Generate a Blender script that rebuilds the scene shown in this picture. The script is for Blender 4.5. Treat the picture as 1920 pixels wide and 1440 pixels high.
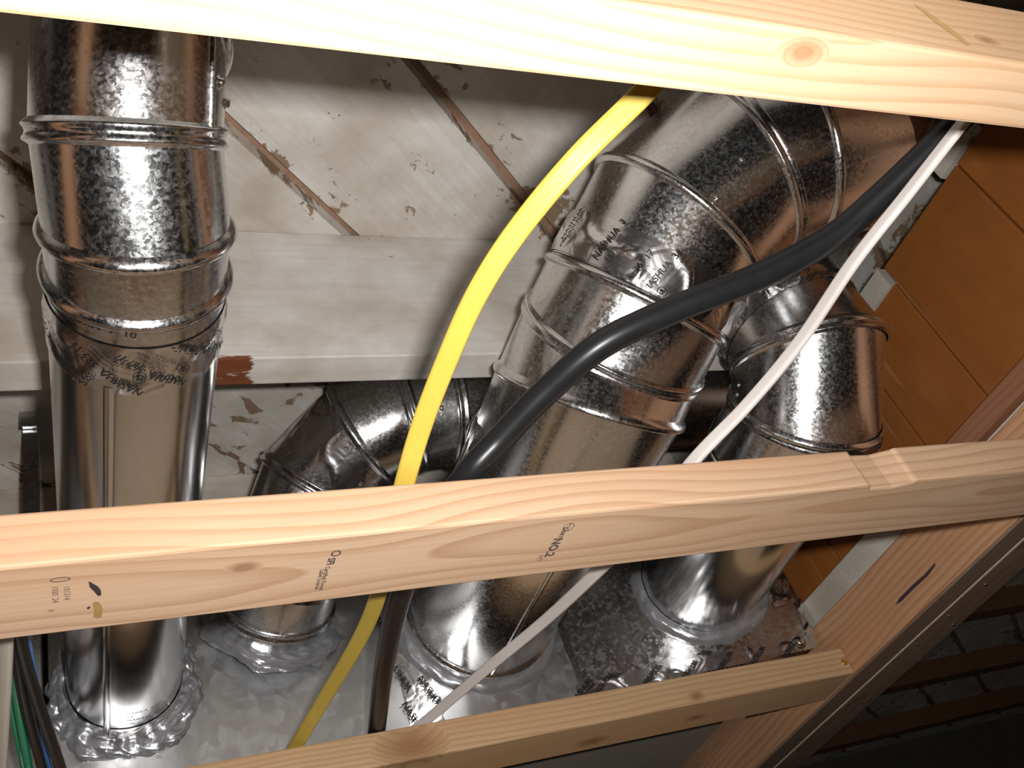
import bpy, bmesh, math, random
from mathutils import Vector, Matrix, noise
random.seed(7)
for o in list(bpy.data.objects): bpy.data.objects.remove(o)
S = bpy.context.scene; COL = S.collection
# ------------------------------------------------------------------ camera
F = 1860.0                                   # focal length in pixels of the 1920 px wide frame
OZ = Vector((0, 0, 1.45))                    # lens height above the floor; all numbers below are relative to the lens
ax = Vector((4040, 130, -1860)).normalized(); ay = Vector((-795, -1900, -1860)).normalized()
az = ax.cross(ay).normalized(); ay = az.cross(ax)
R3 = Matrix((ax, ay, az))                    # camera axes -> room axes (X along the beams, Y away, Z up)
cd = bpy.data.cameras.new('camera'); cam = bpy.data.objects.new('camera', cd); COL.objects.link(cam)
cam.matrix_world = Matrix.Translation(OZ) @ R3.to_4x4()
cd.sensor_width = 36; cd.lens = 36 * F / 1920; cd.clip_start = .01; cd.clip_end = 50
S.camera = cam
def W(x, y, z): return Vector((x, y, z)) + OZ
def ray(px, py): return R3 @ Vector(((px - 960) / F, (720 - py) / F, -1))
def at(px, py, axis, val):
    r = ray(px, py); return r * (val / r[axis]) + OZ
def proj(P):
    v = R3.transposed() @ (P - OZ); return Vector((960 + F * v.x / -v.z, 720 - F * v.y / -v.z))
# ------------------------------------------------------------------ world, flash, exposure
w = bpy.data.worlds.new('world'); S.world = w; w.use_nodes = True
w.node_tree.nodes['Background'].inputs[0].default_value = (.9, .85, .8, 1)
w.node_tree.nodes['Background'].inputs[1].default_value = .008
ld = bpy.data.lights.new('camera_flash', 'AREA'); ld.shape = 'RECTANGLE'; ld.size = .034; ld.size_y = .02; ld.energy = 10.5
ld.color = (1, .985, .955)
lo = bpy.data.objects.new('camera_flash', ld); COL.objects.link(lo)
lo.matrix_world = Matrix.Translation(OZ + R3 @ Vector((.042, .029, -.005))) @ R3.to_4x4()
S.view_settings.view_transform = 'Standard'; S.view_settings.look = 'None'; S.view_settings.gamma = 1
S.view_settings.exposure = 0.0
# ------------------------------------------------------------------ material helpers
class NT:
    def __init__(s, name):
        s.m = bpy.data.materials.new(name); s.m.use_nodes = True; s.t = s.m.node_tree; s.b = s.t.nodes['Principled BSDF']
    def n(s, typ, **kw):
        n = s.t.nodes.new(typ)
        for k, v in kw.items():
            if k.startswith('i_'):
                key = k[2:]; key = int(key) if key.isdigit() else key.replace('_', ' ')
                if hasattr(v, 'bl_idname') or hasattr(v, 'is_linked'): s.t.links.new(v, n.inputs[key])
                else: n.inputs[key].default_value = v
            else: setattr(n, k, v)
        return n
    def math(s, op, a, b=None, c=None, clamp=False):
        n = s.t.nodes.new('ShaderNodeMath'); n.operation = op; n.use_clamp = clamp
        for i, v in enumerate((a, b, c)):
            if v is None: continue
            if hasattr(v, 'is_linked'): s.t.links.new(v, n.inputs[i])
            else: n.inputs[i].default_value = v
        return n.outputs[0]
    def vmath(s, op, a, b=None):
        n = s.t.nodes.new('ShaderNodeVectorMath'); n.operation = op
        for i, v in enumerate((a, b)):
            if v is None: continue
            if hasattr(v, 'is_linked'): s.t.links.new(v, n.inputs[i])
            else: n.inputs[i].default_value = v
        return n.outputs['Value'] if op in ('LENGTH', 'DOT_PRODUCT') else n.outputs[0]
    def mix(s, f, a, b):
        n = s.t.nodes.new('ShaderNodeMix'); n.data_type = 'RGBA'
        for i, v in ((0, f), (6, a), (7, b)):
            if hasattr(v, 'is_linked'): s.t.links.new(v, n.inputs[i])
            else: n.inputs[i].default_value = v
        return n.outputs[2]
    def ramp(s, f, stops, interp='LINEAR'):
        n = s.t.nodes.new('ShaderNodeValToRGB'); s.t.links.new(f, n.inputs[0]); cr = n.color_ramp; cr.interpolation = interp
        while len(cr.elements) < len(stops): cr.elements.new(.5)
        for e, (p, c) in zip(cr.elements, stops):
            e.position = p; e.color = c if isinstance(c, tuple) else (c, c, c, 1)
        return n.outputs[0]
    def obj(s): return s.n('ShaderNodeTexCoord').outputs['Object']
    def mapping(s, v, loc=(0,0,0), rot=(0,0,0), sc=(1,1,1)):
        n = s.n('ShaderNodeMapping'); s.t.links.new(v, n.inputs[0])
        n.inputs[1].default_value = loc; n.inputs[2].default_value = rot; n.inputs[3].default_value = sc
        return n.outputs[0]
    def noise(s, v, scale, detail=4, rough=.5, dist=0):
        n = s.n('ShaderNodeTexNoise'); s.t.links.new(v, n.inputs['Vector'])
        n.inputs['Scale'].default_value = scale; n.inputs['Detail'].default_value = detail
        n.inputs['Roughness'].default_value = rough; n.inputs['Distortion'].default_value = dist
        return n.outputs['Fac']
    def vor(s, v, scale, feature='F1', out='Distance'):
        n = s.n('ShaderNodeTexVoronoi'); n.feature = feature; s.t.links.new(v, n.inputs['Vector']); n.inputs['Scale'].default_value = scale
        return n.outputs[out]
    def set(s, **kw):
        for k, v in kw.items():
            i = s.b.inputs[k.replace('_', ' ')]
            if hasattr(v, 'is_linked'): s.t.links.new(v, i)
            else: i.default_value = v
    def bump(s, h, strength=.3, dist=.002):
        n = s.n('ShaderNodeBump'); n.inputs['Strength'].default_value = strength; n.inputs['Distance'].default_value = dist
        s.t.links.new(h, n.inputs['Height']); s.t.links.new(n.outputs[0], s.b.inputs['Normal'])
def rgb(r, g, b): return (r, g, b, 1)

def wood(name, rot=(0,0,0), off=(0,.03,.06), light=(.72,.47,.27), dark=(.52,.27,.13), period=.006, stretch=.05, knots=(), warp=.012, wander=.05, seed=0):
    """fresh softwood: growth rings round a heart line that runs along local X (after rot), slow wander, knots"""
    t = NT(name); o = t.mapping(t.obj(), rot=rot)
    p = t.mapping(o, loc=off, sc=(stretch, 1, 1))
    kn = None
    for (kx, ky, kz, kr) in knots:
        d = t.vmath('LENGTH', t.mapping(o, loc=(-kx/(kr*1.7), -ky/kr, -kz/kr), sc=(1/(kr*1.7), 1/kr, 1/kr)))
        f = t.math('SUBTRACT', 1, d, clamp=True)
        f = t.math('POWER', f, .8)
        kn = f if kn is None else t.math('MAXIMUM', kn, f)
    wn = t.n('ShaderNodeTexNoise'); t.t.links.new(t.mapping(o, sc=(2.2, 9, 9)), wn.inputs['Vector']); wn.inputs['Scale'].default_value = 1; wn.inputs['Detail'].default_value = 3
    dv = t.vmath('SCALE', t.vmath('SUBTRACT', wn.outputs['Color'], (.5, .5, .5))); 
    dv.node.inputs['Scale'].default_value = warp * 2
    p2 = t.vmath('ADD', p, dv)
    w2 = t.n('ShaderNodeTexNoise'); t.t.links.new(t.mapping(o, loc=(seed*3.7, seed, 0), sc=(2.6, 1.5, 1.5)), w2.inputs['Vector']); w2.inputs['Scale'].default_value = 1; w2.inputs['Detail'].default_value = 1
    d2 = t.vmath('SCALE', t.vmath('SUBTRACT', w2.outputs['Color'], (.5, .5, .5))); d2.node.inputs['Scale'].default_value = wander
    p2 = t.vmath('ADD', p2, d2)
    if kn is not None:
        c = t.n('ShaderNodeCombineXYZ'); t.t.links.new(t.math('MULTIPLY', kn, .02), c.inputs[1]); t.t.links.new(t.math('MULTIPLY', kn, .016), c.inputs[2])
        p2 = t.vmath('ADD', p2, c.outputs[0])
    sx = t.n('ShaderNodeSeparateXYZ'); t.t.links.new(p2, sx.inputs[0])
    rr = t.math('SQRT', t.math('ADD', t.math('POWER', sx.outputs[1], 2), t.math('POWER', sx.outputs[2], 2)))
    ring = t.math('FRACT', t.math('DIVIDE', rr, period))
    ringc = t.ramp(ring, [(0, .12), (.45, .22), (.82, .85), (.93, 1.), (1, .15)])
    fine = t.noise(t.mapping(o, sc=(6, 260, 260)), 1, 3, .6)
    blot = t.noise(t.mapping(o, sc=(3, 14, 14)), 1, 3)
    f = t.math('ADD', t.math('MULTIPLY', ringc, .75), t.math('MULTIPLY', t.math('SUBTRACT', fine, .5), .55), clamp=True)
    col = t.mix(f, rgb(*light), rgb(*dark))
    col = t.mix(t.ramp(blot, [(.42, 0.), (.7, .55)]), col, rgb(light[0]*.86, light[1]*.72, light[2]*.62))
    if kn is not None:
        kc = t.ramp(kn, [(0, 0.), (.25, .25), (.55, .5), (.8, .75)])
        col = t.mix(kc, col, rgb(dark[0]*.62, dark[1]*.5, dark[2]*.42))
    t.set(Base_Color=col, Roughness=.62); t.b.inputs['Specular IOR Level'].default_value = .25
    t.bump(fine, .25, .0006)
    return t.m

def galv(name, base=.66, spangle=.5, rough=.2, scale=300, tint=(1, 1, 1.01), stain=.25, wob=.3):
    """zinc coat: small crystals that differ in gloss, a few dull stains, barely any relief"""
    t = NT(name); o = t.obj()
    n0 = t.n('ShaderNodeTexNoise'); t.t.links.new(o, n0.inputs['Vector']); n0.inputs['Scale'].default_value = scale*.8
    dv = t.vmath('SCALE', t.vmath('SUBTRACT', n0.outputs['Color'], (.5, .5, .5))); dv.node.inputs['Scale'].default_value = 1.6/scale
    q = t.vmath('ADD', o, dv)
    n1 = t.noise(o, scale*.55, 4, .7); n2 = t.noise(o, 16, 4, .6); n3 = t.noise(o, 5, 2, .5)
    vs = t.n('ShaderNodeSeparateColor'); t.t.links.new(t.vor(q, scale, 'F1', 'Color'), vs.inputs[0])
    sp = t.math('ADD', t.math('MULTIPLY', vs.outputs[0], .35), t.math('MULTIPLY', n1, .75))
    spc = t.ramp(sp, [(.38, 0.), (.78, 1.)])
    lo_, hi = base*(1 - .22*spangle), min(.95, base*(1 + .22*spangle))
    c = t.mix(spc, rgb(*(lo_*k for k in tint)), rgb(*(hi*k for k in tint)))
    c = t.mix(t.ramp(n2, [(.48, 0.), (.8, stain)]), c, rgb(base*.6, base*.6, base*.59))
    r = t.math('ADD', t.math('MULTIPLY', spc, rough*1.1*spangle), t.math('ADD', rough*.75, t.math('MULTIPLY', n2, rough*.3)))
    t.set(Base_Color=c, Metallic=1.0, Roughness=r)
    h = t.math('ADD', t.math('MULTIPLY', vs.outputs[1], .05*spangle), t.math('MULTIPLY', n3, wob))
    t.bump(h, .25, .0012)
    return t.m

def plain(name, col, rough=.5, metal=0, spec=.5, nscale=0, namt=.2, bump=0):
    t = NT(name)
    if nscale:
        n = t.noise(t.obj(), nscale, 4, .6)
        c = t.mix(n, rgb(*(k*(1-namt) for k in col)), rgb(*(min(1, k*(1+namt)) for k in col)))
        t.set(Base_Color=c)
        if bump: t.bump(n, bump, .002)
    else: t.set(Base_Color=rgb(*col))
    t.set(Roughness=rough, Metallic=metal); t.b.inputs['Specular IOR Level'].default_value = spec
    return t.m

def whitewash(name, paint=(.76,.73,.68), bare=(.36,.24,.155), edge=.1, peel=.5, axis='X', patch=None, lineage=40, thr=.66):
    """thin old paint over wood: grain shows through, flakes lost mostly along the board edges (local Y = +-edge)"""
    t = NT(name); o = t.obj()
    rnd = t.n('ShaderNodeObjectInfo').outputs['Random']
    cx = t.n('ShaderNodeCombineXYZ'); t.t.links.new(t.math('MULTIPLY', rnd, 31), cx.inputs[0])
    q = t.vmath('ADD', o, cx.outputs[0])
    grain = t.noise(t.mapping(q, sc=(5, lineage*4, lineage*4)), 1, 4, .6)
    soil = t.noise(q, 7, 5, .6); fl = t.noise(t.mapping(q, sc=(.7, 1, 1)), 26, 7, .68, .4); big = t.noise(q, 4.5, 3, .5)
    sy = t.n('ShaderNodeSeparateXYZ'); t.t.links.new(o, sy.inputs[0])
    near = t.math('POWER', t.math('MINIMUM', t.math('DIVIDE', t.math('ABSOLUTE', sy.outputs[1]), edge), 1), 7)
    score = t.math('ADD', fl, t.math('ADD', t.math('MULTIPLY', near, .20*peel), t.math('MULTIPLY', t.math('SUBTRACT', big, .5), .5*peel)))
    mask = t.ramp(score, [(thr, 0.), (thr+.025, 1.)])
    c = t.mix(t.ramp(grain, [(.35, 0.), (.75, .5)]), rgb(*paint), rgb(*(k*.72 for k in paint)))
    c = t.mix(t.ramp(soil, [(.38, 0.), (.72, .85)]), c, rgb(paint[0]*.55, paint[1]*.46, paint[2]*.37))
    b = t.mix(grain, rgb(*bare), rgb(*(k*.55 for k in bare)))
    c = t.mix(mask, c, b)
    if patch:                                       # one big bare patch: box |x-px|<hx, |z-pz|<hz with ragged outline
        (px, hx, pz, hz, pcol) = patch
        rag = t.math('MULTIPLY', t.math('SUBTRACT', t.noise(t.mapping(o, sc=(18, 60, 90)), 1, 4, .7), .5), .05)
        dx = t.math('SUBTRACT', t.math('ABSOLUTE', t.math('SUBTRACT', sy.outputs[0], px)), hx)
        dz = t.math('SUBTRACT', t.math('ABSOLUTE', t.math('SUBTRACT', sy.outputs[2], pz)), hz)
        pm = t.ramp(t.math('ADD', t.math('MAXIMUM', dx, t.math('MULTIPLY', dz, 2)), rag), [(.0, 1.), (.0015, 0.)])
        pc = t.mix(t.noise(t.mapping(o, sc=(12, 200, 300)), 1, 4, .6), rgb(*pcol), rgb(*(k*.45 for k in pcol)))
        c = t.mix(pm, c, pc)
        mask = t.math('MAXIMUM', mask, pm)
    t.set(Base_Color=c, Roughness=.75); t.b.inputs['Specular IOR Level'].default_value = .25
    t.bump(t.math('SUBTRACT', t.math('MULTIPLY', grain, .35), mask), .5, .0012)
    return t.m

def foil(name, rough=.23):
    t = NT(name); o = t.obj()
    a = t.noise(o, 34, 2, .5, 1.2); b = t.vor(t.mapping(o, sc=(1, 1, 1)), 42, 'DISTANCE_TO_EDGE')
    h = t.math('ADD', a, t.math('MULTIPLY', t.math('MINIMUM', b, .16), 1.5))
    t.set(Base_Color=rgb(.80, .79, .80), Metallic=1., Roughness=rough); t.bump(h, .22, .003)
    return t.m

M = {}
M['wood_mid']  = wood('fresh_softwood_a', off=(0, -.038, .026), light=(.69,.475,.315), dark=(.47,.265,.15), period=.0085, stretch=.045, warp=.010, wander=.055, seed=1, knots=[(.657,.026,-.001,.008)])
M['wood_top']  = wood('fresh_softwood_b', off=(0, .04, .035), light=(.62,.43,.28), dark=(.46,.27,.145), period=.0085, stretch=.04, warp=.01, seed=2, knots=[(.826,.010,.0,.009), (.958,0,.022,.006)])
M['wood_low']  = wood('fresh_softwood_c', off=(0, .03, .045), light=(.64,.43,.25), dark=(.43,.245,.12), period=.0065, stretch=.04, warp=.012, seed=3, knots=[(.955,.0,.015,.028), (1.343,.0,.010,.008), (1.206,.056,0,.016), (1.36,.047,0,.011)])
M['wood_ledger'] = wood('fresh_softwood_d', rot=(0, 0, -math.pi/2), off=(0, .02, .05), light=(.58,.335,.19), dark=(.38,.18,.09), period=.010, stretch=.05, warp=.02, seed=4)
M['wood_header'] = wood('aged_shaded_softwood', rot=(0, 0, -math.pi/2), off=(0, .03, .03), light=(.26,.18,.13), dark=(.16,.10,.07), period=.008)
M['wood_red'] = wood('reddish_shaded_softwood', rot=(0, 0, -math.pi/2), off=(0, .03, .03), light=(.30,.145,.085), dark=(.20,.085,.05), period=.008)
M['wood_ply']  = wood('pale_board', off=(0, .2, .1), light=(.62,.55,.40), dark=(.52,.43,.30), period=.02)
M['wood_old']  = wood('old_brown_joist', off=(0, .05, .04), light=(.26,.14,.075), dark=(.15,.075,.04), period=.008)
M['plank_white'] = whitewash('whitewashed_plank', peel=.85, thr=.625)
M['joist_white'] = whitewash('whitewashed_joist', paint=(.76,.735,.70), edge=.6, peel=.25, thr=.70, patch=(.135, .055, -.108, .0035, (.24,.075,.03)))
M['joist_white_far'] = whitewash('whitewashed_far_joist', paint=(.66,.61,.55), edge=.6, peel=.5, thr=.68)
M['strip_white'] = whitewash('white_painted_strip', paint=(.60,.57,.51), edge=.5, peel=.3, thr=.74)
M['groove'] = plain('bare_groove_wood', (.33,.20,.13), .8, nscale=60, namt=.4)
M['panel'] = None
def panel_mat():
    t = NT('amber_varnished_plank'); o = t.obj()
    rnd = t.n('ShaderNodeObjectInfo').outputs['Random']
    cx = t.n('ShaderNodeCombineXYZ'); t.t.links.new(t.math('MULTIPLY', rnd, 17), cx.inputs[0])
    q = t.vmath('ADD', o, cx.outputs[0])
    g = t.noise(t.mapping(q, sc=(60, 60, 5)), 1, 4, .6); b = t.noise(q, 9, 4, .6)
    sc = t.noise(t.mapping(q, rot=(.7, 0, 0), sc=(4, 90, 3)), 1, 3, .5)
    c = t.mix(g, rgb(.37,.135,.030), rgb(.27,.085,.018))
    c = t.mix(t.ramp(b, [(.4, 0.), (.8, .7)]), c, rgb(.19,.065,.018))
    c = t.mix(t.ramp(sc, [(.66, 0.), (.78, .5)]), c, rgb(.55,.36,.2))
    t.set(Base_Color=c, Roughness=t.math('ADD', .30, t.math('MULTIPLY', b, .2)))
    t.bump(g, .15, .001)
    return t.m
M['panel'] = panel_mat()
M['galv'] = galv('spangled_galvanised_steel', .80, .6, .19, 430)
M['galv_soft'] = galv('soft_galvanised_steel', .72, .5, .21, 380)
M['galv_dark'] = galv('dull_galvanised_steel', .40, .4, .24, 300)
M['alum'] = galv('smooth_bright_pipe_steel', .76, .10, .19, 120, stain=.12)
M['galv_plate'] = galv('flat_galvanised_sheet', .78, .3, .40, 70, stain=.5)
M['galv_spangle_plate'] = galv('coarse_spangled_sheet', .80, 1.0, .17, 210, stain=.2)
M['foil'] = foil('crinkled_foil_tape'); M['foil_flat'] = foil('flat_foil_tape', .2)
M['ink'] = plain('black_print_ink', (.012,.011,.012), .55)
M['ink_wood'] = plain('faded_stamp_ink', (.09,.07,.065), .8, nscale=900, namt=.7)
M['ink_blot'] = plain('dark_blot', (.045,.03,.035), .7, nscale=300, namt=.5)
M['resin'] = plain('resin_stain', (.42,.25,.09), .45, nscale=160, namt=.4)
M['seal'] = plain('grey_duct_sealant', (.42,.42,.44), .30, metal=.6, spec=.5, nscale=55, namt=.25, bump=.4)
M['yellow'] = plain('yellow_cable_sheath', (.64,.46,.075), .42, nscale=30, namt=.06)
M['black'] = plain('black_cable_sheath', (.013,.013,.014), .34, spec=.32, nscale=60, namt=.3)
M['white'] = plain('white_cable_sheath', (.66,.60,.57), .45, nscale=40, namt=.06)
M['offwhite'] = plain('offwhite_cable_sheath', (.74,.67,.57), .5, nscale=40, namt=.1)
M['blackwire'] = plain('black_wire_sheath', (.010,.010,.011), .5, spec=.3); M['green'] = plain('green_wire_sheath', (.008,.36,.18), .4); M['blue'] = plain('blue_wire_sheath', (.05,.26,.72), .35)
M['mustard'] = plain('mustard_wire_sheath', (.66,.44,.06), .4); M['brownwire'] = plain('brown_wire_sheath', (.25,.10,.04), .4)
M['screw'] = plain('zinc_screw', (.72,.70,.68), .22, metal=1); M['brass'] = plain('brass_screw', (.85,.62,.20), .25, metal=1)
M['concrete'] = plain('concrete_floor', (.16,.15,.14), .85, nscale=12, namt=.25)
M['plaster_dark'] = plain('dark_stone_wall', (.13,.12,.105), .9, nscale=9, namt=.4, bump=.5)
M['tan_board'] = plain('tan_reflecting_board', (.58,.42,.29), .8, nscale=6, namt=.15)
M['pan'] = plain('dull_brown_pan', (.34,.30,.24), .8, nscale=10, namt=.1)
M['plaster'] = plain('grey_white_plaster', (.50,.48,.43), .85, nscale=18, namt=.2)

# ------------------------------------------------------------------ mesh helpers
def tag(o, label=None, cat=None, group=None, kind=None):
    if label: o['label'] = label
    if cat: o['category'] = cat
    if group: o['group'] = group
    if kind: o['kind'] = kind
    return o
def root_loc(o):
    v = Vector((0, 0, 0))
    while o: v += o.location; o = o.parent
    return v
def mk(name, verts, faces, mat, parent=None, loc=None, smooth=False):
    """verts in room coordinates; stored relative to the object's own origin"""
    base = root_loc(parent)
    o_loc = Vector(loc) - base if loc is not None else Vector((0, 0, 0))
    org = base + o_loc
    me = bpy.data.meshes.new(name); me.from_pydata([tuple(Vector(v) - org) for v in verts], [], faces); me.update()
    bm = bmesh.new(); bm.from_mesh(me); bmesh.ops.recalc_face_normals(bm, faces=bm.faces); bm.to_mesh(me); bm.free()
    if mat: me.materials.append(mat)
    if smooth: me.polygons.foreach_set('use_smooth', [True] * len(me.polygons))
    o = bpy.data.objects.new(name, me); COL.objects.link(o); o.location = o_loc
    if parent: o.parent = parent
    return o
def thing(name, loc, label, cat, group=None):
    o = bpy.data.objects.new(name, None); COL.objects.link(o); o.location = loc; o.empty_display_size = .05
    return tag(o, label, cat, group)
def box_vf(x0, x1, y0, y1, z0, z1):
    v = [W(x, y, z) for z in (z0, z1) for y in (y0, y1) for x in (x0, x1)]
    return v, [(0,2,3,1), (4,5,7,6), (0,1,5,4), (2,6,7,3), (0,4,6,2), (1,3,7,5)]
def box(name, b, mat, parent=None, loc=None, bevel=0):
    v, f = box_vf(*b)
    if loc is None and parent is None: loc = W(b[0], b[2], b[4])
    o = mk(name, v, f, mat, parent, loc)
    if bevel:
        m = o.modifiers.new('edge', 'BEVEL'); m.width = bevel; m.segments = 2
    return o
def join(parts):
    V, Fc = [], []
    for v, f in parts:
        k = len(V); V += list(v); Fc += [tuple(i + k for i in q) for q in f]
    return V, Fc
# ---- ducts
def seg_dirs(P): return [(P[i+1] - P[i]).normalized() for i in range(len(P) - 1)]
def loops(P, r, N=96, normals=None):
    normals = normals or {}
    d = seg_dirs(P); n = len(P)
    u = d[0].cross(Vector((0, 0, 1)) if abs(d[0].z) < .9 else Vector((1, 0, 0))).normalized()
    out = []
    for i in range(n):
        di = d[min(i, n-2)]; dp = d[max(i-1, 0)]
        nn = normals.get(i, (di + dp).normalized())
        v = dp.cross(u); L = []
        for k in range(N):
            t = 2*math.pi*k/N; q = r * (math.cos(t)*u + math.sin(t)*v)
            L.append(P[i] + q - dp * (q.dot(nn) / dp.dot(nn)))
        out.append((L, nn, dp, di))
        u = (u - di * u.dot(di)).normalized()
    return out
def ring_frame(L, c, dp, nn):
    fr = []
    for p in L:
        q = p - c; q = q - dp * q.dot(dp); fr.append(q.normalized())
    return fr
BEAD1 = [(-.0065, -.0008), (-.005, .0012), (-.003, .0038), (0, .0048), (.003, .0038), (.005, .0012), (.0065, -.0008)]
BEAD2 = [(-.009, -.0008), (-.0075, .0012), (-.006, .0034), (-.0045, .0040), (-.002, .0022), (0, .0016), (.002, .0022), (.0045, .0040), (.006, .0034), (.0075, .0012), (.009, -.0008)]
def bead(parent, L, c, dp, nn, prof, mat, scale=1, name='bead_ring'):
    rad = ring_frame(L, c, dp, nn); N = len(L); K = len(prof); V, Fc = [], []
    for p, q in zip(L, rad):
        for a, b in prof: V.append(p + nn * a * scale + q * b * scale)
    for i in range(N):
        j = (i + 1) % N
        for k in range(K - 1): Fc.append((i*K+k, i*K+k+1, j*K+k+1, j*K+k))
    return mk(name, V, Fc, mat, parent, smooth=True)
def section(parent, L0, L1, mat, name='duct_section', c0=None, c1=None, wob=.0006, seed=0, rows=7):
    N = len(L0); V, Fc = [], []
    for r_ in range(rows):
        t = r_ / (rows - 1); c = c0.lerp(c1, t)
        for k in range(N):
            p = L0[k].lerp(L1[k], t); q = (p - c).normalized()
            V.append(p + q * wob * noise.noise((p - OZ) * 16 + Vector((seed, 0, 0))))
    for r_ in range(rows - 1):
        for k in range(N):
            j = (k + 1) % N; Fc.append((r_*N+k, r_*N+j, (r_+1)*N+j, (r_+1)*N+k))
    return mk(name, V, Fc, mat, parent, smooth=True)
def cyl_point(c, d, r, px, py):
    """point of the cylinder (axis through c along d) that the picture point looks at, and its radial direction"""
    rv = ray(px, py).normalized(); o = OZ - c
    a = rv - d * rv.dot(d); b = o - d * o.dot(d)
    A = a.dot(a); B = 2 * a.dot(b); Cc = b.dot(b) - r*r; D = B*B - 4*A*Cc
    t = (-B - math.sqrt(max(D, 0))) / (2*A)
    p = OZ + rv * t; q = p - c; q = (q - d * q.dot(d)).normalized()
    return p, q
def seam(parent, c0, c1, r, px, py, mat, w=.008, h=.0014, name='lock_seam'):
    d = (c1 - c0).normalized(); p, q = cyl_point(c0, d, r, px, py); s = d.cross(q)
    V = []
    n = 8
    prof = [(-w/2, -.0006), (-w/2*.7, h), (w/2*.7, h), (w/2, -.0006)]
    for i in range(n + 1):
        cc = c0.lerp(c1, i / n)
        for a, b in prof: V.append(cc + (q * r + s * a).normalized() * (r + b))
    K = len(prof); Fc = [(i*K+k, i*K+k+1, (i+1)*K+k+1, (i+1)*K+k) for i in range(n) for k in range(K-1)]
    return mk(name, V, Fc, mat, parent, smooth=True)
def lathe(c, n, prof, N=12):
    u = n.cross(Vector((.3, .5, .81))).normalized(); v = n.cross(u); V, Fc = [], []
    for a, b in prof:
        for k in range(N):
            t = 2*math.pi*k/N; V.append(c + n*b + (u*math.cos(t) + v*math.sin(t))*a)
    for i in range(len(prof)-1):
        for k in range(N):
            j = (k+1) % N; Fc.append((i*N+k, i*N+j, (i+1)*N+j, (i+1)*N+k))
    Fc.append(tuple(range((len(prof)-1)*N, len(prof)*N)))
    return V, Fc
def screw(parent, c, n, s=1, mat=None, name='screw'):
    V, Fc = lathe(c, n, [(.0062*s, -.001*s), (.0062*s, .0008*s), (.0042*s, .0012*s), (.0040*s, .0040*s), (.0030*s, .0048*s)], 10)
    return mk(name, V, Fc, mat or M['screw'], parent, smooth=True)
def screw_on(parent, c, d, r, px, py, s=1):
    p, q = cyl_point(c, d, r, px, py); return screw(parent, p, q, s)
# ---- lettering (flat print, flowed onto a surface)
def text_mesh(s, size=1, bold=0):
    cu = bpy.data.curves.new('t', 'FONT'); cu.body = s; cu.size = size; cu.align_x = 'CENTER'; cu.align_y = 'CENTER'; cu.offset = bold; cu.resolution_u = 2; cu.space_line = .9
    ob = bpy.data.objects.new('t', cu); COL.objects.link(ob)
    dg = bpy.context.evaluated_depsgraph_get(); me = ob.evaluated_get(dg).to_mesh()
    v = [p.co.copy() for p in me.vertices]; f = [tuple(p.vertices) for p in me.polygons]
    ob.evaluated_get(dg).to_mesh_clear(); bpy.data.objects.remove(ob); bpy.data.curves.remove(cu)
    return v, f
_tc = {}
def tmesh(s, size, bold=0):
    k = (s, size, bold)
    if k not in _tc: _tc[k] = text_mesh(s, size, bold)
    return _tc[k]
def ul_mark(rad):
    V, Fc = [], []; N = 20
    for r_ in (rad, rad*.84):
        for k in range(N): V.append(Vector((r_*math.cos(2*math.pi*k/N), r_*math.sin(2*math.pi*k/N), 0)))
    Fc = [(k, (k+1) % N, N+(k+1) % N, N+k) for k in range(N)]
    return join([(V, Fc), tmesh('UL', rad*1.05, .0003)])
def shift(vf, x, y, s=1): return [Vector((p.x*s + x, p.y*s + y, 0)) for p in vf[0]], vf[1]
def tape_print(k=1.0):
    """one repeat of the tape's printing, millimetre sized, centred"""
    return join([shift(tmesh('NASHUA  367\u00b717', .0082*k, .00022*k), 0, .006*k), shift(tmesh('FOIL SEALANT', .0040*k), .006*k, -.0005*k),
                 shift(tmesh('LISTED 181B-FX', .0036*k), .008*k, -.005*k), shift(tmesh('TAPE FOR FLEX DUCT', .0036*k), .006*k, -.0098*k), shift(ul_mark(.0045*k), -.021*k, -.005*k)])
def flow(parent, vf, fn, mat, name='printing', clip=None):
    V = [fn(p.x, p.y) for p in vf[0]]; Fc = vf[1]
    if clip:
        c0, n0, c1, n1 = clip; ok = [(p - c0).dot(n0) > 0 and (p - c1).dot(n1) < 0 for p in V]
        Fc = [f for f in Fc if all(ok[i] for i in f)]
        used = sorted({i for f in Fc for i in f}); m = {o: n for n, o in enumerate(used)}
        V = [V[i] for i in used]; Fc = [tuple(m[i] for i in f) for f in Fc]
        if not Fc: return None
    return mk(name, V, Fc, mat, parent)
def rot2(vf, a):
    c, s = math.cos(a), math.sin(a); return [Vector((p.x*c - p.y*s, p.x*s + p.y*c, 0)) for p in vf[0]], vf[1]
def cyl_print(parent, c, d, r, px, py, ang, k=1.0, vf=None, h=.0016, surf=None, clip=None):
    p, q = cyl_point(c, d, r, px, py); c0 = c + d * (p - c).dot(d); s = d.cross(q) 
    # x runs round the pipe, y along it; mirror-safe: x cross y must look outward
    if s.cross(d).dot(q) < 0: s = -s
    def fn(x, y):
        t = x / r; dirv = q * math.cos(t) + s * math.sin(t); pp = c0 + d*y + dirv * r
        hh = surf(pp) if surf else 0
        return c0 + d * y + dirv * (r + h + hh)
    return flow(parent, rot2(vf or tape_print(k), ang), fn, M['ink'], clip=clip)
def wrinkle(amp, seed):
    def f(p):
        q = (p - OZ) * 30 + Vector((seed, seed*.7, 0)); a = noise.noise(q); b = 1 - abs(noise.noise(q * .9 + Vector((5, 3, 1))))
        return amp * (max(0, b - .86) * 5.0 + .12 * (a + .5))
    return f
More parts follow.
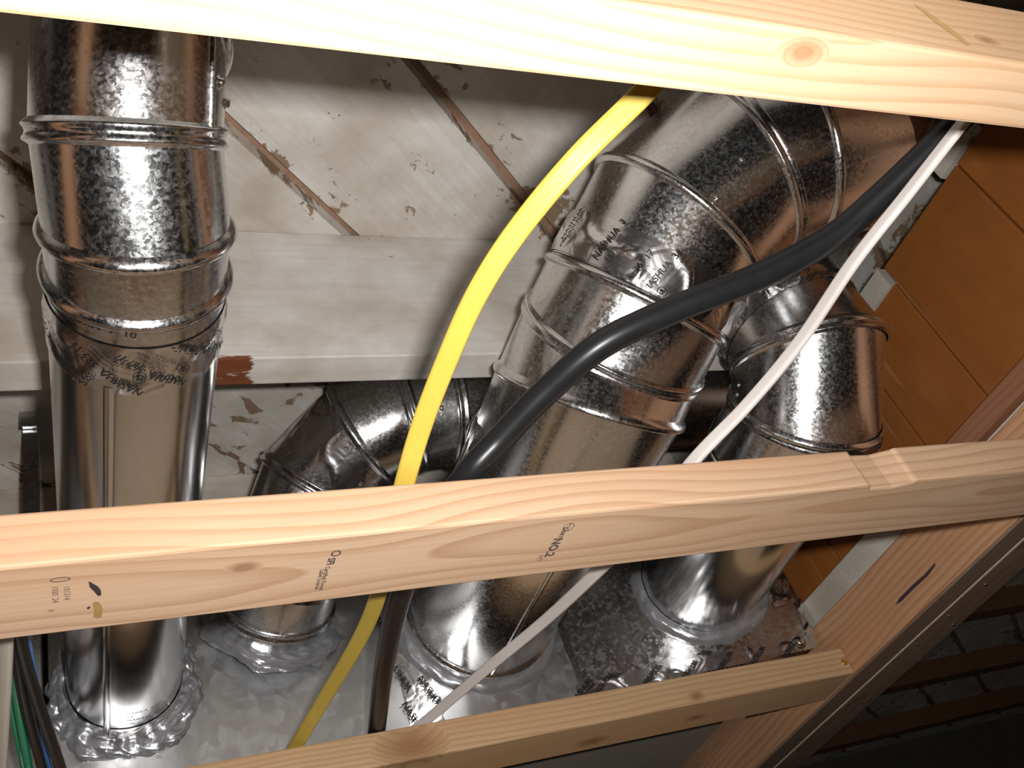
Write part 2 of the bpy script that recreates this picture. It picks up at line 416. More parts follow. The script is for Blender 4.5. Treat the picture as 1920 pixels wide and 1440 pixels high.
def tape_band(parent, c0, c1, r, mat, amp=.004, seed=1, n0=None, n1=None, N=220, rows=14, th=(0, 2*math.pi), ragged=0, name='foil_tape'):
    L = loops([c0, c1], r + .0009, N, {k: v for k, v in ((0, n0), (1, n1)) if v is not None})
    d = (c1 - c0).normalized(); f = wrinkle(amp, seed); V, Fc = [], []
    for i in range(rows):
        t = i / (rows - 1); fade = min(1, 4*t, 4*(1-t)) 
        for k in range(N):
            tt = t
            if ragged and i in (0, rows-1): tt = t + (.02 if k % 4 < 2 else -.0) * (1 if i else -1)
            p = L[0][0][k].lerp(L[1][0][k], tt); c = c0 + d * (p - c0).dot(d); q = (p - c).normalized()
            V.append(p + q * f(p) * (.15 + .85*fade))
    for i in range(rows - 1):
        for k in range(N):
            j = (k + 1) % N; Fc.append((i*N+k, i*N+j, (i+1)*N+j, (i+1)*N+k))
    return mk(name, V, Fc, mat, parent, smooth=True), f
def quad_foil(parent, p00, p10, p11, p01, n, mat, amp=.004, seed=2, nu=60, nv=16, lift=.0012, jag=0, name='foil_tape'):
    f = wrinkle(amp, seed); V, Fc = [], []
    for j in range(nv):
        for i in range(nu):
            u = i/(nu-1); v = j/(nv-1)
            p = p00.lerp(p10, u).lerp(p01.lerp(p11, u), v)
            if jag and j in (0, nv-1): p = p + (p01 - p00).normalized() * (jag if i % 2 else -jag*.3) * (1 if j else -1)
            e = min(1, 6*u, 6*(1-u), 4*v, 4*(1-v))
            V.append(p + n * (lift + f(p) * (.15 + .85*e)))
    for j in range(nv-1):
        for i in range(nu-1): Fc.append((j*nu+i, j*nu+i+1, (j+1)*nu+i+1, (j+1)*nu+i))
    return mk(name, V, Fc, mat, parent, smooth=True)
def sealant(parent, c, d, r, w, hgt, amp, seed, mat, name='sealant_ring', N=180, K=12):
    """lumpy fillet of sealant round a pipe foot: spreads w over the sheet and hgt up the pipe"""
    u = d.cross(Vector((0, 0, 1))).normalized(); v = d.cross(u); V, Fc = [], []
    for i in range(N):
        t = 2*math.pi*i/N; q = u*math.cos(t) + v*math.sin(t)
        lump = noise.noise(q * 2.3 + Vector((seed, 0, 0))) + .3*noise.noise(q * 6 + Vector((0, seed, 0)))
        ww = w * (1 + amp * lump); hh = hgt * (1 + amp * .7 * noise.noise(q*5 + Vector((seed, seed, 0))))
        for k in range(K):
            a = math.pi/2 * k/(K-1)
            bul = 1 + amp*.35*noise.noise(q*9 + Vector((k*.5, seed, 2)))
            V.append(c + q * (r - .001 + ww * (math.cos(a)**.8) * bul) + d * (-.0015 + hh * (math.sin(a)**.8) * bul))
    for i in range(N):
        j = (i+1) % N
        for k in range(K-1): Fc.append((i*K+k, i*K+k+1, j*K+k+1, j*K+k))
    return mk(name, V, Fc, mat, parent, smooth=True)
# ---- cables
def spline(P, n=14):
    out = []
    for i in range(len(P)-1):
        p0 = P[max(i-1, 0)]; p1 = P[i]; p2 = P[i+1]; p3 = P[min(i+2, len(P)-1)]
        for k in range(n):
            t = k/n; out.append(.5*((2*p1) + (p2-p0)*t + (2*p0-5*p1+4*p2-p3)*t*t + (3*p1-p0-3*p2+p3)*t**3))
    out.append(P[-1]); return out
def cable(name, pts, wd, ht, mat, label, cat, N=20, face=Vector((-.42, -.67, -.61)), groove=0, n=14, twist=(0, 0)):
    P = spline([at(px, py, 2, z) for px, py, z in pts], n); V, Fc = [], []
    for i, p in enumerate(P):
        d = (P[min(i+1, len(P)-1)] - P[max(i-1, 0)]).normalized()
        up = (face - d*face.dot(d)).normalized(); sd = d.cross(up)
        tw = math.radians(twist[0] + (twist[1]-twist[0])*min(1, i/(len(P)-1)*1.15)); up, sd = up*math.cos(tw) + sd*math.sin(tw), sd*math.cos(tw) - up*math.sin(tw)
        for k in range(N):
            t = 2*math.pi*k/N; a, b = math.cos(t), math.sin(t)
            e = .6 if wd > ht*1.2 else 1
            x = math.copysign(abs(a)**e, a)*wd/2; y = math.copysign(abs(b)**e, b)*ht/2
            g = 1 - groove*math.exp(-(x/(wd*.13))**2)
            V.append(p + sd*x + up*y*g)
    for i in range(len(P)-1):
        for k in range(N):
            j = (k+1) % N; Fc.append((i*N+k, i*N+j, (i+1)*N+j, (i+1)*N+k))
    Fc += [tuple(range(N)), tuple(range((len(P)-1)*N, len(P)*N))]
    o = mk(name, V, Fc, mat, None, P[-1], smooth=True)
    return tag(o, label, cat)

# ================================================================== THE SETTING
CEIL = .973
ceil = box('ceiling', (-1.0, 4.0, -.6, 3.4, CEIL+.0165, CEIL+.05), M['groove']); tag(ceil, kind='structure')
U = Vector((.74, .672, 0)).normalized(); NV = Vector((U.y, -U.x, 0))
def clip_t(dmid):
    lo_, hi = -9, 9
    for a, mn, mx in ((0, -1.0, 4.0), (1, -.6, 3.4)):
        o_ = NV[a]*dmid; t0, t1 = (mn - o_)/U[a], (mx - o_)/U[a]; lo_ = max(lo_, min(t0, t1)); hi = min(hi, max(t0, t1))
    return lo_, hi
k = -16
cl = root_loc(ceil)
for k in range(-15, 16):
    dm = -.340 + .1 + .2*k; t0, t1 = clip_t(dm)
    if t1 - t0 < .1: continue
    hw = .0955; L = (t1 - t0)/2
    v = []
    for z in (0, .0165):
        for (a, b) in ((-L, -hw), (L, -hw), (L, hw), (-L, hw)):
            bb = b - math.copysign(.0035 if z == 0 else 0, b); v.append((a, bb, z))
    me = bpy.data.meshes.new('plank'); me.from_pydata(v, [], [(3,2,1,0), (4,5,6,7), (0,1,5,4), (1,2,6,5), (2,3,7,6), (3,0,4,7)]); me.materials.append(M['plank_white'])
    o = bpy.data.objects.new('plank', me); COL.objects.link(o); o.parent = ceil
    mid = NV*dm + U*(t0+t1)/2
    o.location = W(mid.x, mid.y, CEIL) - cl; o.rotation_euler = (0, 0, math.atan2(U.y, U.x))
# far wall of the unlit room, floor, and an added framing member left of the view
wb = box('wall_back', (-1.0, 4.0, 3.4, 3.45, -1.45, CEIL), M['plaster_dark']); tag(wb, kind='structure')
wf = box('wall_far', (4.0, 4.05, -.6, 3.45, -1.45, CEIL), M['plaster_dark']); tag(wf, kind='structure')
tr = box('added_left_board', (-.36, -.322, -.3, 1.15, .4515, .54), M['wood_ledger']); tag(tr, kind='structure')  # unseen board, added to give the left pipe a warm wood reflection
wl = box('added_lower_board', (-1.0, .96, 1.30, 1.34, -1.45, .27), M['tan_board']); tag(wl, kind='structure')  # unseen tan board added below the view for warm reflections under the ducts
fl = box('floor', (-3, 5, -4, 4.5, -1.47, -1.45), M['concrete']); tag(fl, kind='structure')
# right wall: backing with upright amber planks, only above the framing
wr = box('wall_right', (1.0675, 1.11, -.5, 1.75, .505, .772), M['plaster']); tag(wr, kind='structure')
yj = [-.4, -.22, -.045, .135, .315, .493, .667, .785, .905, 1.028, 1.146, 1.265, 1.385, 1.505, 1.625]
for i in range(len(yj)-1):
    top = .806 if yj[i+1] < .70 else .775
    box('plank', (1.050, 1.067, yj[i]+.0012, yj[i+1]-.0012, .508, top), M['panel'], wr, loc=W(1.05, (yj[i]+yj[i+1])/2, .5), bevel=.0016)
box('trim_block', (1.05, 1.09, .455, .520, .812, .85), M['strip_white'], wr, loc=W(1.05, .5, .82))
box('trim_block', (1.046, 1.067, .672, .80, .7755, .81), M['strip_white'], wr, loc=W(1.05, .7, .78))

# ================================================================== JOISTS AND FRAMING
def joist(y, th, zb, x0, x1, mat, label, name='floor_joist', inset=0):
    o = box(name, (x0, x1, y, y+th, zb, CEIL), mat, None, loc=W(0, y+th/2, (zb+CEIL)/2), bevel=.002)
    return tag(o, label, 'joist')
joist(.773, .042, .757, -1.0, 1.045, M['joist_white'], 'whitewashed floor joist with a red-brown bare patch, crossing behind the yellow cable')
joist(1.25, .042, .757, -1.0, 1.045, M['joist_white_far'], 'far whitewashed floor joist behind the bent dark duct')
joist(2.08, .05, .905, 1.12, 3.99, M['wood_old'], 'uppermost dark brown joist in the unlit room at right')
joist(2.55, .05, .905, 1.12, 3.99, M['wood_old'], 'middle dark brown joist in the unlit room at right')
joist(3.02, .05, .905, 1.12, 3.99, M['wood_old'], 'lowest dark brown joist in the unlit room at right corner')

def beam(name, x0, x1, y0, y1, z0, z1, mat, label, notch=None, bev=.0022):
    xs = [x0, x1]; off = {x0: 0, x1: 0}
    if notch:
        a, b, dep = notch; st = [(a, 0), (a+.004, dep*.85), (a+(b-a)*.55, dep), (b-.003, dep*.3), (b, 0)]
        for x, d_ in st: off[x] = d_
        xs = sorted(off)
    root = thing(name, W(x0, y0, z0), label, 'lumber')
    V, Fc = [], []
    for x in xs:
        d_ = off[x]; V += [W(x, y0+d_, z0), W(x, y1, z0), W(x, y1, z1), W(x, y0+d_*1.25, z1)]
    for i in range(len(xs)-1):
        for k_ in range(4):
            j_ = (k_+1) % 4; Fc.append((i*4+k_, i*4+j_, (i+1)*4+j_, (i+1)*4+k_))
    n_ = len(xs); Fc += [(0, 1, 2, 3), ((n_-1)*4+3, (n_-1)*4+2, (n_-1)*4+1, (n_-1)*4)]
    b = mk('timber', V, Fc, mat, root)
    m = b.modifiers.new('edge', 'BEVEL'); m.width = bev; m.segments = 2; m.limit_method = 'ANGLE'
    return root
ZB = .36
nx0, nx1 = at(1612, 880, 1, .535).x, at(1690, 860, 1, .535).x
mid_beam = beam('wood_beam', -.55, 1.0055, .535, .615, ZB, ZB+.0385, M['wood_mid'], 'pale two-by-four across the middle, ink stamped, with a saw notch', notch=(nx0, nx1, .006))
top_beam = beam('wood_beam', -.5, .85, .157, .1945, ZB, ZB+.0725, M['wood_top'], 'brightly lit two-by-four across the top of the view')
low_beam = beam('wood_beam', -.6, 1.0055, 1.070, 1.153, .411, .4505, M['wood_low'], 'knotty two-by-four along the bottom, screwed to the sloping ledger')
# low beam nail head
nh = at(1583, 1241, 1, 1.070)
V, Fc = lathe(nh, Vector((0, -1, 0)), [(.0052, -.0005), (.0054, .0008), (.0044, .0014), (.0030, .0010), (.001, .0004)], 14)
tag(mk('screw', V, Fc, M['brass'], low_beam, smooth=True), 'brass coloured screw head')
# ledger on the right
led = thing('ledger_board', W(1.0, .0, .41), 'reddish two-by-four ledger running away along the panelled wall', 'lumber')
b = box('timber', (1.006, 1.040, -.3, 2.0, .411, .5015), M['wood_ledger'], led, bevel=.0022)
st = box('painted_strip', (1.009, 1.049, -.3, 1.75, .5025, .5405), M['strip_white'], None, loc=W(1.0, .0, .5025), bevel=.0015); tag(st, 'grey-white painted wood strip on top of the ledger', 'strip')
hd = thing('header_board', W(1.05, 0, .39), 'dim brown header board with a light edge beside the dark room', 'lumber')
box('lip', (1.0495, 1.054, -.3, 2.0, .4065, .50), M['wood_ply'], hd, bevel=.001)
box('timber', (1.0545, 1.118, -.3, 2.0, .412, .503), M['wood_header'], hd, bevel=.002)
box('ledger_shade_strip', (1.008, 1.049, -.3, 2.0, .4075, .4108), M['wood_header'], hd, bevel=.0005)  # dark strip standing in for the shade on the ledger's underside
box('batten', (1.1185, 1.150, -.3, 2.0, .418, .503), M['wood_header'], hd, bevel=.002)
random.seed(3)
for i, (px, py) in enumerate([(1848,1096), (1780,1155), (1788,1171), (1720,1208), (1590,1320), (1617,1318), (1630,1312)]):
    c = at(px, py, 2, .412)
    V, Fc = lathe(c, Vector((0, 0, -1)), [(.0028, -.0005), (.0028, .0008), (.0012, .0016)], 8); mk('nail_head', V, Fc, M['screw'], hd)
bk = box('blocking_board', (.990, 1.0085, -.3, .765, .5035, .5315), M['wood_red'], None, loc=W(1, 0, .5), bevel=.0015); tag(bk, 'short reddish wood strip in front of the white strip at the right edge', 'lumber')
tb = box('pale_board', (.28, .80, .02, .150, .4365, .450), M['wood_ply'], None, bevel=.001); tag(tb, 'pale board edge in the upper right corner above the top beam', 'board')
# marks on the beams
def flat_poly(parent, pts, axis, val, mat, name, lift):
    V = [at(px, py, axis, val) + lift for px, py in pts]; return mk(name, V, [tuple(range(len(V)))], mat, parent)
DN = Vector((0, 0, -.0003))
def stamp(parent, vf, px, py, k=1, mat='ink_wood', ang=0):
    c = at(px, py, 2, ZB)
    vv = rot2(vf, ang)
    return mk('ink_stamp', [c + Vector((0, 1, 0))*p.x*k + Vector((1, 0, 0))*p.y*k + DN for p in vv[0]], vv[1], M[mat], parent)
def oval(rx, ry, th=.25, N=22):
    V = [Vector((rx*math.cos(2*math.pi*i/N), ry*math.sin(2*math.pi*i/N), 0)) for i in range(N)] + [Vector(((rx-th)*math.cos(2*math.pi*i/N), (ry-th)*math.sin(2*math.pi*i/N), 0)) for i in range(N)]
    return V, [(i, (i+1) % N, N+(i+1) % N, N+i) for i in range(N)]
stamp(mid_beam, tmesh('NO.2', .0105, .0004), 1037, 1026)
stamp(mid_beam, tmesh('S-DRY', .005, .0002), 1055, 998)
stamp(mid_beam, shift(oval(.0052, .0045, .0006), 0, 0), 1066, 988)
stamp(mid_beam, tmesh('WWP', .0038), 1066, 988)
stamp(mid_beam, tmesh('HT', .0065), 1012, 1046)
stamp(mid_beam, tmesh('SFI', .0070, .0003), 620, 1052)
stamp(mid_beam, shift(oval(.0035, .0035, .0012), 0, 0), 630, 1037)
stamp(mid_beam, tmesh('Certified Forest', .0046, .0001), 608, 1084)
stamp(mid_beam, tmesh('Label License', .0046, .0001), 599, 1086)
stamp(mid_beam, shift(oval(.0026, .0056, .0008), 0, 0), 113, 1086)
stamp(mid_beam, tmesh('1000  24', .0052), 103, 1114)
stamp(mid_beam, tmesh('101314', .0052), 125, 1111)
flat_poly(mid_beam, [(166,1089), (172,1092), (184,1099), (189,1106), (190,1115), (184,1117), (176,1108), (168,1100)], 2, ZB, M['ink_blot'], 'ink_mark', DN)
flat_poly(mid_beam, [(175,1128), (184,1127), (190,1134), (193,1142), (190,1157), (182,1159), (174,1156), (177,1145), (174,1136)], 2, ZB, M['resin'], 'resin_stain', DN)
flat_poly(mid_beam, [(162,1139), (168,1136), (170,1139), (165,1142)], 2, ZB, M['ink_blot'], 'ink_mark', DN)
flat_poly(mid_beam, [(88,1145), (95,1142), (104,1143), (97,1147)], 2, ZB, M['resin'], 'knot', DN)
flat_poly(led, [(1680,1134), (1686,1122), (1712,1096), (1735,1076), (1753,1056), (1755,1059), (1740,1080), (1716,1102), (1690,1128)], 0, 1.006, M['ink_blot'], 'marker_line', Vector((-.0004, 0, 0)))
flat_poly(top_beam, [(1712,8), (1725,14), (1760,38), (1790,60), (1818,84), (1812,86), (1780,62), (1750,40)], 1, .157, M['resin'], 'pencil_mark', Vector((0, -.0004, 0)))

# ================================================================== PLENUM AND SHEET METAL
PY = 1.19
pl = thing('duct_plenum', W(.3, PY, .49), 'grey sheet-metal plenum box that the round ducts plug into', 'plenum')
v, f = box_vf(-.014, .655, PY, 1.62, .494, .7555); mk('front_box', v, f, M['galv_plate'], pl)
PR = [(.656, 1.190), (.995, 1.100)]
def plate_pt(x, z): return W(x, 1.19 + (x-.655)*(1.10-1.19)/(.995-.655), z)
PN = Vector((-.09, -.34, 0)).normalized()
V = [plate_pt(.656, .4955), plate_pt(.995, .474), plate_pt(.995, .745), plate_pt(.656, .7555)]; V += [p + Vector((0, .42, 0)) for p in V]
mk('transition_box', V, [(0,1,2,3), (7,6,5,4), (0,4,5,1), (1,5,6,2), (2,6,7,3), (3,7,4,0)], M['galv_spangle_plate'], pl)
box('bottom_pan', (-.01, .95, PY+.012, 1.6, .474, .4855), M['pan'], pl)
# folded flange along the lower edge and the left corner
box('flange', (-.014, .654, PY-.006, PY-.0004, .486, .4955), M['galv_dark'], pl, bevel=.001)
box('corner_seam', (-.018, -.006, PY-.003, PY-.0003, .4955, .7555), M['galv_soft'], pl, bevel=.0008)
v = [plate_pt(.652, .497) + PN*.0015, plate_pt(.662, .497) + PN*.002, plate_pt(.662, .752) + PN*.002, plate_pt(.652, .752) + PN*.0015]
v = v + [p - PN*.004 for p in v]
mk('standing_seam', v, [(0,1,2,3), (7,6,5,4), (0,4,5,1), (1,5,6,2), (2,6,7,3), (3,7,4,0)], M['galv_dark'], pl)
FY = Vector((0, -1, 0))
def onP(px, py): return at(px, py, 1, PY)
def plane_at(px, py, c, n):
    r = ray(px, py); return OZ + r * ((c - OZ).dot(n) / r.dot(n))
PC = plate_pt(.8, .6)
def onR(px, py): return plane_at(px, py, PC, PN)
# tape strips on the plenum face
quad_foil(pl, onP(716,1120), onP(772,1372), onP(812,1352), onP(742,1112), FY, M['foil_flat'], .0010, 3, 50, 14, jag=.0008)
quad_foil(pl, onP(744,1120), onP(790,1215), onP(822,1205), onP(775,1112), FY, M['foil_flat'], .0018, 9, 34, 12, jag=.0008)
quad_foil(pl, onP(790,1230), onP(806,1362), onP(836,1356), onP(812,1245), FY, M['foil_flat'], .0015, 12, 36, 10, jag=.0008)
quad_foil(pl, onR(1072,1282), onR(1520,1190), onR(1534,1214), onR(1066,1316), PN, M['foil'], .0035, 5, 110, 10, jag=.0010)
quad_foil(pl, onR(1490,1128), onR(1518,1214), onR(1533,1210), onR(1502,1122), PN, M['foil'], .005, 6, 30, 10, jag=.001)
quad_foil(pl, onR(1425,1095), onR(1452,1140), onR(1500,1128), onR(1462,1062), PN, M['foil_flat'], .002, 8, 30, 20, jag=.001)
quad_foil(pl, onR(1062,1290), onR(1078,1318), onR(1130,1306), onR(1112,1278), PN, M['foil'], .008, 15, 30, 20, lift=.002)
def flat_print(px, py, k, ang, on, n, vf=None, z=.003):
    c = on(px, py); up = Vector((0, 0, 1)); s = up.cross(n); 
    vv = rot2(vf or tape_print(k), ang)
    return mk('printing', [c + s*p.x + up*p.y + n*z for p in vv[0]], vv[1], M['ink'], pl)
flat_print(768, 1205, 1.0, -1.15, onP, FY, z=.0045)
for i, (px, py) in enumerate([(716,1175), (748,1268), (806,1300), (776,1350)]): flat_print(px, py, 1, -1.2, onP, FY, tmesh('NASHUA', .0125, .0003), z=.0045)
for i, (px, py) in enumerate([(1090,1297), (1130,1286), (1220,1270), (1290,1262), (1356,1246), (1418,1235), (1478,1222)]): flat_print(px, py, 1, .6, onR, PN, tmesh('NASHUA', .011, .0003), z=.0042)
flat_print(1455, 1100, .9, 1.2, onR, PN, z=.0045)
screw(pl, onR(1498, 1207) + PN*.003, PN, 1.6)
# dull stack duct rising behind the left pipe, and the return box left of it
sd = thing('metal_panel', W(-.03, 1.08, .4), 'dark upright sheet-metal panel partly hidden behind the left pipe', 'panel')
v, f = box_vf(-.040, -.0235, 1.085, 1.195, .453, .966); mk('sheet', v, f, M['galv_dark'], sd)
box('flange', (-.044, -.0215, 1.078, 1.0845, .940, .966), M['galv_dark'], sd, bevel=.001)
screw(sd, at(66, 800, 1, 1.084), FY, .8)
rb = thing('return_box', W(-.3, 1.22, .3), 'dull metal return box behind the wire bundle in the lower left corner', 'duct')
v, f = box_vf(-.55, -.045, 1.20, 1.6, .30, .755); mk('duct_body', v, f, M['galv_plate'], rb)
box('drive_cleat', (-.20, -.18, 1.192, 1.1995, .30, .755), M['galv_dark'], rb)

# ================================================================== ROUND DUCTS
def build_duct(label, P, r, mats, beads, normals=None, N=112, name='round_duct'):
    P = [Vector(p) + OZ for p in P]
    root = thing(name, P[0], label, 'duct')
    LP = loops(P, r, N, normals)
    for i in range(len(P)-1):
        section(root, LP[i][0], LP[i+1][0], mats[min(i, len(mats)-1)], c0=P[i], c1=P[i+1], seed=i*3.1)
    for i, prof in beads.items():
        L, nn, dp, di = LP[i]; bead(root, L, P[i], dp, nn, prof, mats[min(max(i, 0), len(mats)-1)])
    return root, P, LP
G, GS, GD, AL = M['galv'], M['galv_soft'], M['galv_dark'], M['alum']
# --- left pipe: smooth 5 inch pipe, taped to a four-gore elbow that turns up
A = Vector((.057, .475, .598)); B = A + Vector((-.006, -.055, .032)); C = B + Vector((.004, -.065, .056))
r1 = .0635
dl, P, LP = build_duct('smooth bright pipe at far left rising into a beaded elbow', [(.065, PY, .605), (.0585, .527, .598), A, B, C, C + Vector((0, 0, .19))], r1, [AL, G, G, G, G], {2: BEAD1, 3: BEAD2, 4: BEAD1},
                       normals={1: (A - Vector((.065, PY, .605))).normalized(), 4: Vector((.42, -.35, .9)).normalized()})
d0 = (P[1]-P[0]).normalized()
# crimp bead, the pipe's end ring, the tape and its print
bead(dl, loops([P[1]+d0*.014, P[2]], r1, 112)[0][0], P[1]+d0*.014, d0, d0, BEAD1, G)
seam(dl, P[0]+d0*.02, P[1]-d0*.05, r1, 203, 800, AL, w=.009)
tb_, fw = tape_band(dl, P[1]-d0*.056, P[1]-d0*.006, r1, M['foil'], .0030, 2)
for px, py, a in [(125,665,2.6), (205,690,2.6), (295,690,2.55), (385,640,2.6)]: cyl_print(tb_, P[0], d0, r1+.001, px, py, a, 1.0, surf=fw, clip=(P[1]-d0*.056, d0, P[1]-d0*.006, d0))
cyl_print(tb_, P[0], d0, r1+.001, 190, 612, 0, vf=tmesh('FORM  7  10', .009, .0002), surf=fw)
tb_, _f = tape_band(dl, P[0]+d0*.012, P[0]+d0*.040, r1, M['foil'], .0025, 6)
cyl_print(tb_, P[0], d0, r1+.001, 275, 1342, -.15, .75, h=.003)
sealant(dl, P[0], d0, r1, .020, .012, .55, 1.7, M['seal'])
sealant(dl, P[0], d0, r1+.012, .012, .009, .95, 5.2, M['seal'], name='sealant_bead')
for q_ in ((410,155), (421,193)): screw_on(dl, P[3], (P[4]-P[3]).normalized(), r1, *q_, s=.8)
seam(dl, P[3]+(P[4]-P[3])*.0, P[4], r1, 396, 160, G, w=.005, h=.003)
# --- bent dark duct: from the plenum, elbow, then runs right behind the others
s1 = at(590, 905, 1, 1.05)-OZ; s2 = at(680, 815, 1, .985)-OZ; s3 = at(765, 780, 1, .955)-OZ; s4 = at(838, 768, 1, .946)-OZ
r2 = .0735
d2, P, LP = build_duct('dark elbowed duct with foil tape, second from left, running right behind the others', [(.2527, PY, .68), (.262, 1.13, .700), s1, s2, s3, s4, s4+Vector((.045, 0, 0)), s4+Vector((.56, 0, 0))], r2, [GS, GS, GS, GS, GS, GS, GD], {2: BEAD2, 3: BEAD1, 4: BEAD2, 5: BEAD2, 6: BEAD1})
dd = (P[3]-P[2]).normalized()
bead(d2, LP[0][0], P[0] + (P[1]-P[0]).normalized()*.028, (P[1]-P[0]).normalized(), (P[1]-P[0]).normalized(), BEAD2, GS) if 0 else None
e0 = (P[1]-P[0]).normalized()
bead(d2, loops([P[0]+e0*.03, P[1]], r2, 112)[0][0], P[0]+e0*.03, e0, e0, BEAD2, GS)
tb_, fw = tape_band(d2, P[2]+dd*.030, P[2]+dd*.078, r2, M['foil'], .0028, 4, n1=LP[3][1])
for px, py, a in [(640,795,-.75), (735,850,-.75), (672,905,-.75)]: cyl_print(tb_, P[2], dd, r2+.001, px, py, a, 1.05, surf=fw, clip=(P[2]+dd*.030, dd, P[2]+dd*.078, LP[3][1]))
sealant(d2, P[0], e0, r2, .018, .012, .4, 3.3, M['seal'])
sealant(d2, P[0], e0, r2+.012, .014, .004, .8, 8.1, M['seal'], name='sealant_bead')
for q_ in ((828,765), (806,808)): screw_on(d2, P[4], (P[5]-P[4]).normalized(), r2, *q_, s=.55)
# --- big duct
r3 = .104
def atd(px, py, dep): return ray(px, py) * dep
ga, gb, gc, e, f_, gg, gh, gi = [atd(*k_) for k_ in ((1103,740,1.085), (1150,640,1.075), (1190,563,1.07), (1268,418,1.072), (1383,318,1.085), (1468,288,1.095), (1545,272,1.11), (1566,230,1.15))]
b0 = Vector((.535, PY, .643)); gd = b0 + (ga - b0)*.8; wv = (e - ga).normalized()
bigP = [b0, gd, ga, gb, gc, e, f_, gg, gh, gi, Vector((gi.x, gi.y, CEIL-.002))]
d3, P, LP = build_duct('largest duct, foil taped, climbing to an elbow at upper right', bigP, r3, [G, G, G, G, G, G, G, G, GS, GS], {1: BEAD1, 2: BEAD1, 3: BEAD2, 4: BEAD1, 5: BEAD1, 6: BEAD2, 7: BEAD1},
    normals={1: Vector((-.3, -1, -.1)).normalized(), 2: (wv + Vector((-.17, .0, .04))).normalized(), 3: (wv + Vector((-.15, -.25, -.2))).normalized(), 4: wv})
dd = (P[5]-P[4]).normalized()
tb_, fw = tape_band(d3, P[4]+dd*.008, P[4]+dd*.056, r3, M['foil'], .0040, 7, n0=LP[4][1], n1=LP[4][1], N=300)
for px, py, a in [(1095,400,1.35), (1165,440,1.35), (1190,530,1.35), (1262,505,1.35), (1320,575,1.4)]: cyl_print(tb_, P[4], dd, r3+.001, px, py, a, 1.15, surf=fw, clip=(P[4]+dd*.008, LP[4][1], P[4]+dd*.060, LP[4][1]))
cyl_print(d3, P[4], dd, r3, 1057, 455, .2, vf=tmesh('8', .018), h=.0012)
dB = (P[1]-P[0]).normalized()
seam(d3, P[0]+dB*.02, P[1], r3, 1000, 1130, G, w=.007, h=.0022)
sealant(d3, P[0], dB, r3, .020, .016, .22, 4.4, M['seal'])
bead(d3, loops([P[0]+dB*.026, P[1]], r3, 112)[0][0], P[0]+dB*.026, dB, dB, BEAD1, G)
tape_band(d3, P[0]+dB*.02, P[0]+dB*.05, r3, M['foil_flat'], .0015, 13) if 0 else None
quad_foil(d3, at(862,872,1,.80), at(905,790,1,.78), at(893,780,1,.80), at(846,895,1,.83), Vector((-.6, -.6, -.5)).normalized(), M['foil'], .006, 21, 30, 10)
for q_, i in (((1345,372), 5), ((1336,395), 5), ((1391,300), 5)): screw_on(d3, P[i], (P[i+1]-P[i]).normalized(), r3, *q_, s=.5)
screw_on(d3, P[8], (P[8]-P[7]).normalized(), r3, 1628, 420, .9)
# --- right duct
r4 = .089
base = onR(1310, 1090)-OZ; j2 = at(1508, 774, 1, .731)-OZ; j3 = at(1514, 660, 1, .678)-OZ
j1 = base + (j2-base)*.86
d4, P, LP = build_duct('duct at right beside the amber planks, standing on the spangled plate', [base, j1, j2, j3, j3+Vector((-.002, 0, .075)), (j3.x-.004, j3.y, CEIL-.002)], r4, [AL, G, G, GS, GS], {1: BEAD1, 2: BEAD2, 3: BEAD2}, normals={1: ((j2-base).normalized() + Vector((-.35, 0, .25))).normalized()})
e0 = (P[1]-P[0]).normalized()
sealant(d4, P[0], PN, r4+.001, .016, .014, .22, 6.6, M['seal'])
dv = (P[4]-P[3]).normalized()
tb_, fw = tape_band(d4, P[3]+dv*.035, P[3]+dv*.085, r4, M['foil'], .004, 17)
for px, py, a in [(1418,585,3.4), (1490,525,3.4), (1560,500,3.4)]: cyl_print(tb_, P[3], dv, r4+.001, px, py, a, 1.1, surf=fw, clip=(P[3]+dv*.035, dv, P[3]+dv*.085, dv))
for q_ in ((1378,683), (1385,722), (1382,740)): screw_on(d4, P[2], (P[3]-P[2]).normalized(), r4, *q_, s=.45)

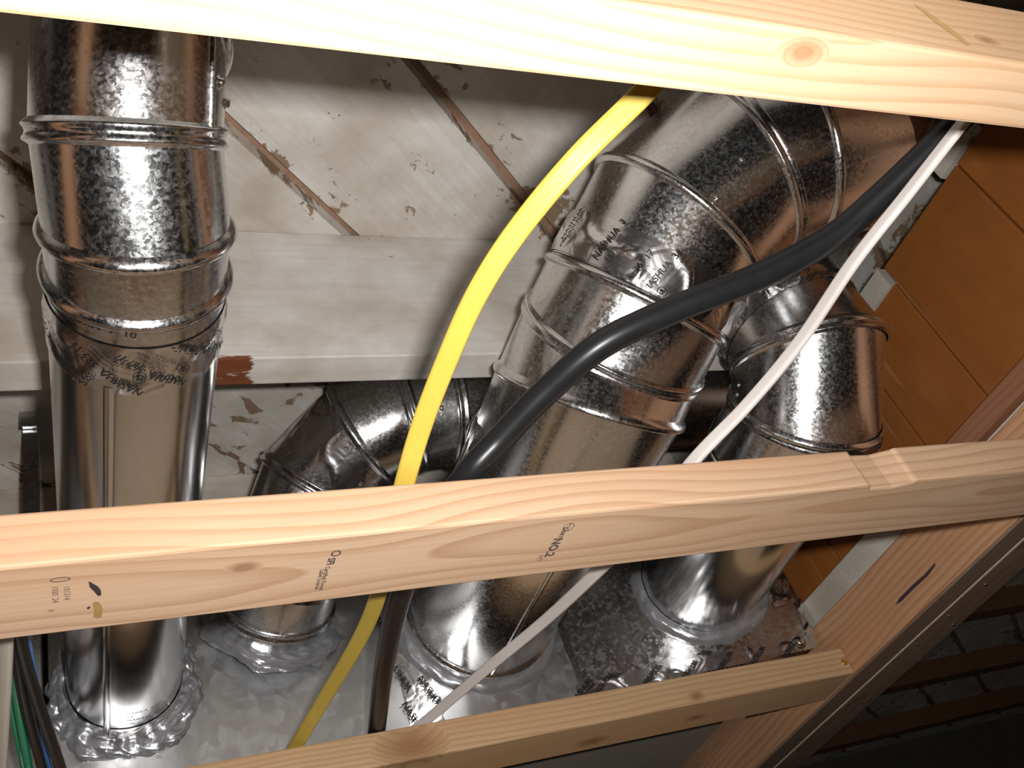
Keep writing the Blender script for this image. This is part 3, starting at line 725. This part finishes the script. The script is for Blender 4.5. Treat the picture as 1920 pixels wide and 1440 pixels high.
# ================================================================== CABLES
cable('electrical_cable', [(1400,-70,.51), (1310,50,.49), (1215,165,.475), (1080,300,.46), (965,440,.45), (890,560,.44), (832,690,.43), (790,800,.42), (759,905,.4095), (735,1000,.4095), (706,1125,.43), (668,1210,.445), (608,1310,.457), (548,1410,.459), (500,1490,.459)],
      .0150, .0065, M['yellow'], 'yellow flat electrical cable arching from the top beam to the bottom beam', 'cable', groove=.22)
cable('electrical_cable', [(1960,70,.515), (1860,165,.50), (1760,265,.487), (1650,370,.475), (1560,445,.465), (1430,515,.455), (1270,578,.447), (1130,645,.44), (1020,738,.433), (940,822,.423), (872,897,.411), (800,1005,.411), (752,1110,.43), (722,1240,.45), (706,1370,.4625), (702,1405,.463)],
      .021, .021, M['black'], 'thick black electrical cable crossing in front of the largest duct', 'cable')
cable('electrical_cable', [(1960,45,.487), (1880,140,.475), (1790,250,.463), (1700,365,.452), (1600,492,.443), (1500,640,.437), (1400,760,.425), (1302,862,.409), (1205,985,.409), (1112,1080,.425), (1020,1165,.442), (920,1248,.452), (830,1325,.457), (778,1368,.457), (748,1390,.457)],
      .0122, .0058, M['white'], 'white flat electrical cable crossing in front of the right duct', 'cable', groove=.15, twist=(80, 25))
def wire(pts, wd, m, label, ht=None): return cable('electrical_wire', pts, wd, ht or wd, M[m], label, 'wire', N=12, n=8)
wire([(10,1120,.408), (10,1205,.420), (6,1320,.431), (1,1432,.440), (-1,1470,.442)], .0125, 'offwhite', 'off-white flat cable at the left edge of the wire bundle', .006)
wire([(12,1150,.437), (22,1236,.452), (36,1330,.464), (54,1440,.472), (59,1462,.473)], .0085, 'green', 'thicker green wire in the bundle at lower left')
wire([(6,1180,.450), (14,1270,.462), (24,1340,.472), (40,1420,.479), (51,1470,.480)], .006, 'green', 'thinner green wire at lower left, left of the thicker green one')
wire([(18,1130,.424), (29,1212,.440), (46,1310,.4525), (79,1440,.462), (87,1470,.463)], .0098, 'blackwire', 'black wire in the lower left bundle touching the thick green wire')
wire([(24,1130,.414), (40,1212,.428), (66,1300,.4405), (114,1440,.450), (125,1470,.451)], .0102, 'blackwire', 'rightmost black wire of the lower left bundle')
wire([(44,1150,.430), (53,1215,.446), (66,1280,.458), (74,1360,.466), (93,1440,.470), (100,1470,.471)], .0068, 'blue', 'blue wire in the lower left bundle')
wire([(44,1205,.455), (54,1270,.466), (68,1335,.474), (86,1385,.477), (108,1445,.479), (118,1470,.479)], .0062, 'mustard', 'mustard yellow wire between the black wires at lower left')
wire([(40,1150,.434), (46,1212,.4505), (56,1260,.459), (66,1320,.4665), (76,1400,.4745), (84,1460,.476)], .0035, 'brownwire', 'thin brown wire beside the blue wire at lower left')
